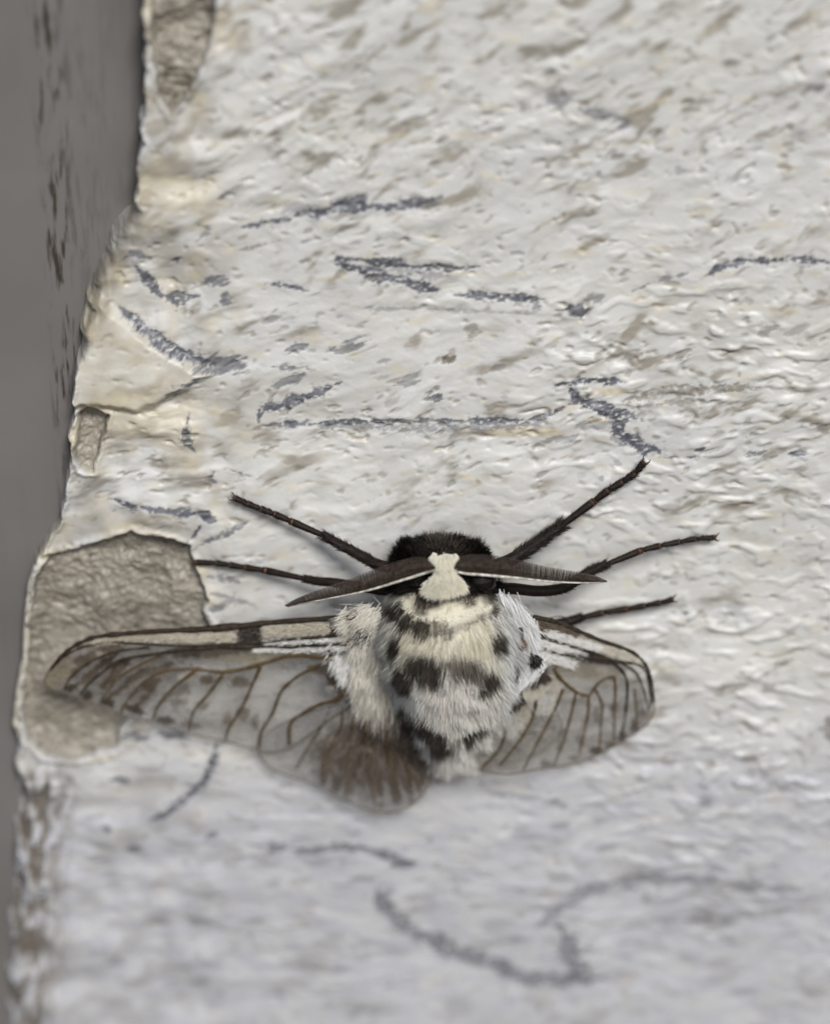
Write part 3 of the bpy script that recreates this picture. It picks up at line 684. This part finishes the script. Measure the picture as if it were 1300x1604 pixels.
# -------- wings
def wing(name, outline, wfun, veins, spots, base_cov, base_col, label, step=3.2, edge=True):
    ol = smooth_path(outline, 6, True)
    xs = np.arange(ol[:, 0].min(), ol[:, 0].max(), step); ys = np.arange(ol[:, 1].min(), ol[:, 1].max(), step)
    gx, gy = np.meshgrid(xs, ys); gx = (gx+rng.uniform(-.6, .6, gx.shape)).ravel(); gy = (gy+rng.uniform(-.6, .6, gy.shape)).ravel()
    ok = polysd(gx, gy, [tuple(p) for p in ol]) > step*.6; gx, gy = gx[ok], gy[ok]
    p2 = np.vstack([ol, np.stack([gx, gy], -1)]); n = len(ol)
    res = geometry.delaunay_2d_cdt([Vector(p) for p in p2], [(i, (i+1) % n) for i in range(n)], [list(range(n))], 1, 1e-4)
    q = np.array([tuple(v) for v in res[0]]); F = [tuple(f) for f in res[2]]
    vd = np.full(len(q), 99.)
    vs = [(smooth_path([v[:2] for v in vv], 8), r0, r1, mat) for vv, r0, r1, mat in veins]
    for path, r0, r1, mat in vs: vd = np.minimum(vd, polydist(q[:, 0], q[:, 1], [tuple(p) for p in path]))
    def ww(x, y, d): return wfun(x, y)+.16*np.exp(-(d/7.0)**2)+.10*gn(x/45, y/45, 7)+.05*gn(x/16, y/16, 9)
    w = ww(q[:, 0], q[:, 1], vd)
    V = np.array([P(x, y, k) for (x, y), k in zip(q, w)])
    cov = np.full(len(q), base_cov)+.10*fbm(q[:, 0]/22, q[:, 1]/22, 3, 13); col = np.tile(np.array(base_col, float), (len(q), 1))
    rg = fbm(q[:, 0]/9, q[:, 1]/9, 3, 17, .6)
    for (x, y, rx, ry, rot, c, s) in spots:
        r = math.radians(rot); dx, dy = q[:, 0]-x, q[:, 1]-y
        d = np.hypot((dx*math.cos(r)+dy*math.sin(r))/rx, (-dx*math.sin(r)+dy*math.cos(r))/ry)
        f = sst(1.45, 1.0, d+rg*.8)
        tgt = np.maximum(cov, s) if s > .3 else cov
        k = np.clip(f, 0, 1)[:, None]
        cov = cov*(1-f)+tgt*f; col = col*(1-k)+np.array(c)*k
    for k in range(46):
        j = rng.integers(0, len(q)); x, y = q[j]; r = rng.uniform(4, 11)
        f = sst(1.2, .5, np.hypot((q[:, 0]-x)/r, (q[:, 1]-y)/(r*.55))+rg*1.3)*rng.uniform(.25, .6)
        cc = np.array([.74, .70, .62] if rng.random() < .62 else [.15, .115, .085])
        cov = cov+(np.maximum(cov, .62)-cov)*f; col = col*(1-f[:, None])+cc*f[:, None]
    f = np.exp(-(vd/4.0)**2)*.45; cov = np.maximum(cov, f)
    col = col*(1-f[:, None])+np.array([.14, .10, .06])*f[:, None]
    wg = make_mesh(name, V, F, M_WING, moth, True, {'cov': cov}, {'col': col}); wg["label"] = label
    for path, r0, r1, mat in vs:
        m = len(path); pts = [P(x, y, float(ww(np.array(x), np.array(y), np.array(0.0)))+.05) for x, y in path]
        tube("vein", pts, [(r0+(r1-r0)*i/(m-1))*(1+.45*float(gn(i*.37, r0*90))) for i in range(m)], mat, wg, 6)
    if edge:
        pts = [P(x, y, float(ww(np.array(x), np.array(y), np.array(99.0)))) for x, y in ol]
        pts.append(pts[0])
        tube("margin", pts, .055, M_VEIN, wg, 5)
    return wg
DK = (.045, .033, .025); BR = (.115, .088, .062); CR = (.74, .69, .58); WH = (.84, .83, .80); GY = (.40, .38, .36); BLK = (.016, .013, .012)
A, D = M_VEIN, M_DVEIN

lf_w = lambda x, y: 2.2+2.4*np.exp(-((600-x)/110.0)**2*(x < 600))*1.0+.006*np.clip(1060-y, -60, 80)-.0008*np.clip(300-x, 0, 300)
lh_w = lambda x, y: 1.7+2.0*np.exp(-((640-x)/120.0)**2)+.004*np.clip(1150-y, -130, 60)
rf_w = lambda x, y: 2.3+2.6*np.exp(-(np.clip(x-800, 0, 400)/75.0)**2)+.005*np.clip(1060-y, -80, 80)

left_hind = wing("hindwing", [(628, 1068), (585, 1080), (540, 1100), (490, 1115), (430, 1140), (404, 1168), (416, 1198), (441, 1212), (470, 1222), (501, 1233), (525, 1247), (548, 1258), (575, 1268), (600, 1273), (620, 1272), (640, 1264), (656, 1252), (668, 1235), (677, 1212), (676, 1190), (668, 1160), (655, 1110)], lh_w,
    [([(518, 1108), (506, 1134), (483, 1171), (465, 1203)], .10, .06, A), ([(536, 1108), (534, 1138), (515, 1175), (504, 1217)], .10, .06, A), ([(552, 1115), (550, 1157), (543, 1198), (542, 1248)], .10, .06, A),
     ([(573, 1120), (575, 1171), (578, 1217), (589, 1262)], .09, .06, A), ([(600, 1140), (612, 1198), (628, 1252)], .09, .06, A), ([(618, 1150), (633, 1198), (645, 1230)], .09, .05, A)],
    [(512, 1191, 7, 38, 8, BR, .72), (530, 1196, 8, 49, 6, BR, .75), (550, 1196, 7, 47, 2, BR, .68), (566, 1180, 9, 40, 0, BR, .7), (588, 1198, 9, 53, -8, BR, .75), (610, 1202, 8, 58, -12, BR, .75), (632, 1201, 8, 49, -14, BR, .72), (652, 1200, 12, 36, -8, BR, .8), (568, 1180, 68, 40, 0, BR, .5),
     (600, 1135, 34, 30, 10, DK, .75), (625, 1115, 24, 34, 0, DK, .85), (585, 1105, 26, 18, 0, CR, .85), (545, 1125, 20, 8, 0, CR, .4)], .28, (.52, .50, .48), "smoky brown fanned hindwing with amber veins")
left_fore = wing("forewing", [(572, 962), (545, 966), (515, 968), (430, 974), (330, 984), (250, 988), (180, 993), (140, 1000), (105, 1019), (82, 1044), (70, 1066), (80, 1080), (109, 1089), (146, 1102), (192, 1120), (238, 1130), (294, 1149), (354, 1162), (405, 1176), (432, 1178), (456, 1171), (492, 1146), (524, 1122), (560, 1100), (598, 1076), (612, 1040), (606, 990)], lf_w,
    [([(566, 965), (515, 969), (430, 975), (330, 985), (250, 989), (180, 994), (140, 1001), (105, 1020), (80, 1048)], .34, .13, D),
     ([(543, 995), (501, 998), (446, 1003), (372, 1009), (298, 1012), (225, 1009), (178, 1006), (132, 1013), (100, 1029), (78, 1050)], .15, .09, D),
     ([(566, 1005), (500, 1010), (455, 1013), (372, 1013), (298, 1017), (248, 1024), (202, 1031), (178, 1040), (146, 1065), (125, 1088)], .24, .07, D),
     ([(234, 1014), (182, 1021), (142, 1037), (112, 1060), (100, 1082)], .10, .06, D), ([(257, 1024), (215, 1044), (183, 1065), (158, 1098)], .10, .06, A),
     ([(308, 1048), (262, 1051), (225, 1069), (195, 1104), (190, 1117)], .11, .07, A),
     ([(530, 1038), (506, 1030), (455, 1027), (418, 1038), (382, 1048), (345, 1053), (308, 1048)], .17, .14, A),
     ([(308, 1050), (271, 1078), (248, 1106), (240, 1127)], .14, .07, A), ([(349, 1057), (326, 1088), (303, 1115), (296, 1145)], .13, .07, A), ([(409, 1042), (395, 1074), (382, 1102), (358, 1143), (354, 1158)], .14, .08, A),
     ([(508, 1040), (469, 1058), (441, 1083), (428, 1115), (409, 1148), (406, 1170)], .14, .10, A),
     ([(561, 1014), (552, 1046), (545, 1074), (529, 1095), (501, 1104), (474, 1118), (455, 1134), (453, 1166)], .26, .13, A),
     ([(552, 996), (575, 1004), (592, 1006)], .18, .15, A)],
    [(310, 999, 66, 6, -3, CR, .95), (462, 988, 52, 8, -4, CR, .95), (200, 1001, 60, 5, -4, CR, .55), (393, 990, 18, 11, 0, DK, .95), (393, 1006, 18, 5, 0, DK, .9), (525, 986, 12, 9, 0, DK, .95), (531, 1022, 18, 7, 8, BLK, .95), (432, 1018, 28, 4, -3, WH, .9), (500, 1002, 40, 3, -3, WH, .9), (500, 1013, 60, 3.5, -3, WH, .85),
     (548, 985, 9, 12, 0, CR, .95), (545, 1040, 14, 26, -25, WH, .95), (522, 1020, 30, 4, 10, WH, .9), (524, 1062, 13, 20, -20, DK, .85), (505, 1050, 20, 8, 10, BR, .6), (578, 1040, 20, 46, 0, CR, .95), (590, 1060, 14, 30, 10, BR, .7), (575, 1085, 22, 14, 0, CR, .85),
     (350, 1022, 64, 8, -2, BR, .5), (420, 1030, 60, 8, -2, (.40, .35, .25), .55), (165, 1037, 12, 6, -15, DK, .85), (192, 1041, 14, 6, -15, DK, .9), (150, 1026, 45, 6, -18, BR, .7), (125, 1045, 30, 6, -40, BR, .7), (150, 1050, 40, 5, -38, DK, .7), (195, 1075, 34, 5, -40, BR, .75), (228, 1092, 22, 5, -48, BR, .6), (245, 1050, 30, 5, -22, BR, .55), (285, 1090, 10, 20, 30, BR, .4), (174, 1062, 26, 7, -42, BR, .7), (214, 1060, 26, 6, -35, BR, .55), (140, 1060, 20, 6, -50, BR, .6),
     (112, 1078, 9, 6, -20, DK, .85), (139, 1090, 9, 7, 0, DK, .85), (169, 1101, 10, 7, 10, DK, .8), (211, 1112, 14, 7, 15, DK, .85), (259, 1128, 13, 6, 10, DK, .8), (234, 1075, 20, 8, -30, BR, .7), (262, 1090, 12, 6, -30, BR, .5), (326, 1065, 12, 7, 0, BR, .65), (377, 1069, 15, 8, 0, BR, .65), (382, 1118, 10, 8, 0, BR, .6), (356, 1129, 7, 9, 0, BR, .55), (317, 1106, 9, 6, 0, BR, .5), (400, 1131, 6, 11, 0, BR, .6), (300, 1136, 14, 5, 10, BR, .45), (290, 1060, 10, 6, 0, (.6, .55, .45), .6), (90, 1050, 16, 30, 30, (.36, .31, .22), .6)],
    .24, (.58, .57, .57), "long clear forewing with brown scales and amber veins, stretched over bare mortar")
right_fore = wing("forewing", [(806, 962), (832, 965), (870, 973), (905, 987), (940, 1002), (965, 1009), (985, 1018), (1003, 1031), (1015, 1048), (1021, 1070), (1025, 1096), (1023, 1120), (1011, 1137), (990, 1151), (960, 1170), (920, 1190), (880, 1200), (840, 1206), (800, 1213), (770, 1211), (742, 1204), (728, 1195), (732, 1170), (752, 1130), (778, 1090), (790, 1050), (794, 1000)], rf_w,
    [([(822, 964), (870, 974), (905, 988), (940, 1003), (985, 1019), (1003, 1032), (1015, 1049), (1021, 1072), (1024, 1100)], .20, .10, D),
     ([(844, 994), (885, 1008), (920, 1019), (943, 1028), (966, 1043), (981, 1063), (982, 1095), (978, 1130), (973, 1153)], .16, .07, D),
     ([(833, 1010), (873, 1021), (908, 1028), (943, 1032), (972, 1037), (996, 1040), (1012, 1053), (1018, 1084), (1020, 1107)], .18, .07, D),
     ([(972, 1038), (996, 1054), (1007, 1078), (1017, 1112)], .10, .06, D),
     ([(868, 1048), (875, 1060), (890, 1075), (908, 1087), (923, 1089), (931, 1078), (943, 1066), (962, 1060)], .15, .10, A),
     ([(962, 1060), (964, 1084), (962, 1110), (962, 1160)], .11, .06, A), ([(932, 1080), (943, 1104), (941, 1136), (939, 1176)], .11, .06, A), ([(922, 1090), (921, 1119), (914, 1151), (908, 1180)], .12, .06, A),
     ([(902, 1086), (893, 1125), (882, 1163), (867, 1200)], .12, .06, A), ([(882, 1080), (867, 1116), (847, 1154), (820, 1206)], .13, .06, A), ([(840, 1098), (832, 1130), (812, 1163), (784, 1198)], .14, .07, A), ([(787, 1115), (791, 1145), (782, 1174), (754, 1204)], .14, .07, A),
     ([(994, 1080), (997, 1119), (996, 1140)], .08, .05, A)],
    [(860, 985, 40, 8, 18, (.22, .19, .15), .85), (846, 992, 9, 11, 0, DK, .9), (876, 999, 44, 7, 18, WH, .95), (868, 1015, 44, 5, 16, WH, .95), (905, 1014, 40, 4, 18, DK, .9), (880, 1026, 50, 4, 10, DK, .9), (925, 1008, 36, 8, 20, (.55, .50, .40), .7), (975, 1024, 34, 6, 18, CR, .8), (990, 1030, 22, 5, 30, (.5, .47, .4), .7), (930, 1028, 40, 5, 12, DK, .7),
     (838, 1030, 13, 9, 20, BLK, .95), (872, 1032, 30, 5, 12, WH, .9), (885, 1040, 14, 5, 20, WH, .85), (841, 1063, 20, 9, -22, DK, .92), (806, 1094, 18, 15, -20, DK, .92), (791, 1114, 10, 14, 0, DK, .85), (875, 1040, 12, 8, 0, BR, .8), (850, 1104, 20, 14, 10, WH, .6), (838, 1085, 20, 10, -20, CR, .7), (806, 1136, 10, 18, 15, WH, .55), (822, 1120, 10, 12, 0, CR, .5), (870, 1070, 14, 16, 0, CR, .5),
     (920, 1050, 40, 14, 10, (.42, .38, .30), .5), (994, 1139, 7, 9, 0, DK, .8), (975, 1154, 6, 7, 0, DK, .8), (955, 1168, 7, 6, 0, BR, .75), (933, 1177, 9, 6, 0, DK, .75), (855, 1196, 9, 4, 0, BR, .6), (900, 1186, 8, 5, 0, BR, .55), (987, 1057, 8, 7, 0, WH, .6), (880, 1160, 6, 16, 15, BR, .45), (912, 1150, 6, 20, 10, BR, .4), (934, 1120, 6, 10, 0, BR, .5), (962, 1110, 6, 10, 0, BR, .5), (1008, 1125, 10, 12, 0, BR, .5), (755, 1180, 20, 14, -20, (.36, .35, .33), .6), (790, 1195, 30, 10, -5, (.40, .38, .34), .5)],
    .30, (.52, .50, .47), "short clear forewing with white and black streaked front edge")
# far hindwing, folded under the short forewing
right_hind = wing("hindwing", [(742, 1120), (775, 1100), (820, 1095), (865, 1110), (880, 1140), (860, 1170), (820, 1190), (775, 1198), (745, 1190), (736, 1160)], lambda x, y: 1.5+1.2*np.exp(-(np.clip(x-740, 0, 400)/60.0)**2),
    [([(760, 1120), (800, 1140), (845, 1150)], .09, .05, A), ([(755, 1130), (790, 1160), (820, 1178)], .09, .05, A)], [(780, 1130, 30, 20, 0, BR, .6)], .36, (.42, .40, .38), "small smoky hindwing folded under the short forewing")

# -------- fluffy wing bases and shoulder tufts
def lw(x, y): return lf_w(x, y)+.2
def rw_(x, y): return rf_w(x, y)+.2
def c_left(x, y):
    n = len(x); c = np.tile([.90, .86, .77], (n, 1)); f = sst(1085, 1125, y+rng.normal(0, 12, n))[:, None]
    g = (sst(.1, .5, gn(x/14, y/26, 41)))[:, None]*.6
    c = c*(1-g)+np.array([.30, .27, .23])*g; c = c*(1-f)+np.array([.13, .10, .075])*f
    return c*rng.uniform(.8, 1.1, (n, 1))
patch_fur("wing_base_fur", [(566, 985), (612, 975), (622, 1040), (628, 1100), (640, 1130), (600, 1130), (572, 1100), (556, 1060), (560, 1020)], 5200, lw, .35, (-.25, -1), 1.7, c_left, left_fore, (.05, .09), .2)
patch_fur("wing_base_fur", [(540, 962), (590, 950), (605, 985), (575, 1000), (545, 990)], 1300, lw, .3, (-.8, -.5), 1.2, c_left, left_fore, (.05, .09), .3)
patch_fur("wing_base_fur", [(520, 1016), (552, 1030), (548, 1068), (536, 1050)], 500, lw, .2, (-.5, -1), 1.0, jitter((.95, .94, .91)), left_fore, (.05, .09), .2)
patch_fur("wing_base_fur", [(562, 990), (580, 992), (578, 1012), (562, 1004)], 180, lambda x, y: lw(x, y)+.4, .3, (-.6, -.6), .7, jitter((.02, .016, .014)), left_fore)
patch_fur("hindwing_hair", [(512, 1150), (560, 1125), (610, 1120), (650, 1150), (668, 1200), (650, 1225), (610, 1215), (560, 1215), (512, 1200)], 650, lambda x, y: lh_w(x, y)+.12, .05, lambda x, y: np.stack([(x-590)/90, -np.ones(len(x))], -1), 1.6, jitter((.19, .155, .125), .6, 1.4), left_hind, (.04, .07), .12, .0, .15)
patch_fur("dark_flank_fur", [(600, 1100), (640, 1110), (668, 1150), (690, 1185), (660, 1180), (620, 1150)], 2200, lambda x, y: lh_w(x, y)+.5, .3, (.35, -1), 1.5, jitter((.06, .045, .034), .6, 1.5), left_hind, (.05, .09), .25)
W1 = (.95, .95, .945)
patch_fur("shoulder_tuft", [(782, 930), (806, 945), (822, 968), (828, 990), (816, 996), (800, 980), (784, 960)], 1500, 6.2, .15, (.45, -1), 2.0, jitter(W1), right_fore, (.04, .075), .16, .05, .5)
patch_fur("shoulder_tuft", [(812, 972), (830, 965), (836, 990), (832, 1020), (820, 1030), (812, 1005)], 1300, 5.4, .2, (.12, -1), 1.5, jitter(W1), right_fore, (.04, .075), .16, .05, .5)
patch_fur("shoulder_tuft", [(846, 1026), (856, 1034), (820, 1066), (792, 1092), (782, 1084), (806, 1058)], 1500, 5.9, .2, (-.9, -.75), 1.8, jitter(W1), right_fore, (.04, .075), .16, .05, .5)
patch_fur("shoulder_tuft", [(790, 1000), (804, 1010), (806, 1040), (790, 1070), (775, 1080), (772, 1040)], 1800, 6.3, .25, (.25, -1), 1.6, jitter(W1), right_fore, (.04, .075), .18, .05, .5)
patch_fur("shoulder_spot", [(803, 1000), (818, 1004), (812, 1010), (803, 1010)], 110, 7.4, .2, (.5, -.6), .8, jitter((.16, .08, .045)), right_fore, (.06, .1), .15, .1, .3, 1.5)
patch_fur("shoulder_spot", [(830, 1024), (846, 1028), (842, 1038), (829, 1036)], 170, 6.6, .2, (.2, -.6), .7, jitter((.016, .013, .012)), right_fore, (.06, .1), .15, .1, .3, 1.5)
patch_fur("shoulder_spot", [(802, 1044), (812, 1044), (808, 1060), (800, 1060)], 120, 7.4, .2, (-.1, -.8), .8, jitter((.016, .013, .012)), right_fore, (.06, .1), .15, .1, .3, 1.5)
patch_fur("shoulder_spot", [(814, 982), (819, 984), (819, 994), (813, 994)], 60, 7.0, .2, (.1, -.8), .7, jitter((.02, .016, .014)), right_fore, (.06, .1), .1, .1, .3, 1.5)
# flat-lying pale and dark scales along the front edges of both forewings
def scales(poly, n, wf, dpx, c, par, ln=.45, fe=1.6):
    patch_fur("wing_scales", poly, n, lambda x, y: wf(x, y)+.22, .10, dpx, ln, jitter(c, .75, 1.08), par, (.05, .09), .14, .0, .15, fe)
LC, LWH, LDK = (.70, .64, .52), (.95, .94, .91), (.045, .033, .025)
scales([(252, 993), (365, 990), (368, 1003), (300, 1006), (250, 1001)], 800, lf_w, (-1, -.05), LC, left_fore)
scales([(414, 983), (515, 977), (518, 993), (416, 997)], 900, lf_w, (-1, -.05), LC, left_fore)
scales([(140, 1005), (245, 994), (248, 1001), (150, 1009)], 260, lf_w, (-1, -.1), (.6, .54, .43), left_fore)
scales([(255, 992), (515, 978), (516, 994), (258, 1004)], 150, lf_w, (-1, -.05), (.2, .16, .12), left_fore, .3)
scales([(380, 984), (410, 982), (408, 1008), (378, 1008)], 330, lf_w, (-1, -.05), LDK, left_fore)
scales([(415, 1004), (548, 1000), (545, 1006), (420, 1010)], 330, lf_w, (-1, -.05), LWH, left_fore)
scales([(400, 1015), (548, 1014), (545, 1022), (470, 1021), (400, 1021)], 420, lf_w, (-1, -.02), LWH, left_fore)
scales([(515, 1017), (545, 1020), (548, 1030), (520, 1028)], 220, lf_w, (-1, -.2), LDK, left_fore)
scales([(852, 986), (900, 999), (942, 1013), (936, 1020), (892, 1009), (850, 998)], 650, rf_w, (1, -.3), LWH, right_fore)
scales([(838, 1001), (880, 1013), (918, 1024), (912, 1029), (868, 1020), (838, 1012)], 520, rf_w, (1, -.3), LWH, right_fore)
scales([(846, 1022), (880, 1030), (903, 1038), (896, 1046), (868, 1040), (846, 1034)], 380, rf_w, (1, -.4), LWH, right_fore)
scales([(945, 1010), (985, 1022), (1004, 1036), (996, 1038), (960, 1026), (942, 1020)], 380, rf_w, (1, -.4), (.8, .75, .64), right_fore)
scales([(835, 970), (870, 978), (905, 992), (900, 997), (865, 986), (838, 984)], 360, rf_w, (1, -.25), (.17, .135, .10), right_fore)
scales([(885, 1020), (940, 1026), (968, 1040), (955, 1041), (905, 1032)], 300, rf_w, (1, -.3), LDK, right_fore)
scales([(822, 1066), (855, 1054), (862, 1064), (832, 1076)], 260, rf_w, (.6, -.6), (.07, .05, .037), right_fore)
scales([(792, 1092), (815, 1080), (822, 1098), (800, 1116), (786, 1120)], 330, rf_w, (.3, -.9), (.07, .05, .037), right_fore)
scales([(838, 1092), (862, 1096), (872, 1112), (850, 1120), (832, 1110)], 90, rf_w, (.3, -.9), (.66, .63, .57), right_fore, .25, 7)
scales([(796, 1124), (815, 1126), (814, 1152), (800, 1154)], 70, rf_w, (.2, -.9), (.66, .63, .57), right_fore, .25, 6)
# tail brush
patch_fur("tail_brush", [(690, 1150), (728, 1148), (722, 1175), (708, 1182), (696, 1172)], 900, lambda x, y: 4.6-.0*x, .25, (.02, -1), 1.3, jitter((.92, .93, .95)), body, (.05, .09), .15)
patch_fur("tail_brush", [(664, 1150), (698, 1160), (702, 1190), (680, 1186)], 1100, lambda x, y: 3.8-.0*x, .25, (.1, -1), 1.3, jitter((.05, .038, .03), .6, 1.6), body, (.05, .09), .25)

# set the moth's empty on the wall below the body without moving its parts
moth.location = Vector(base)*MM
bpy.context.view_layer.update()
inv = moth.matrix_world.inverted()
for o in moth.children: o.matrix_parent_inverse = inv
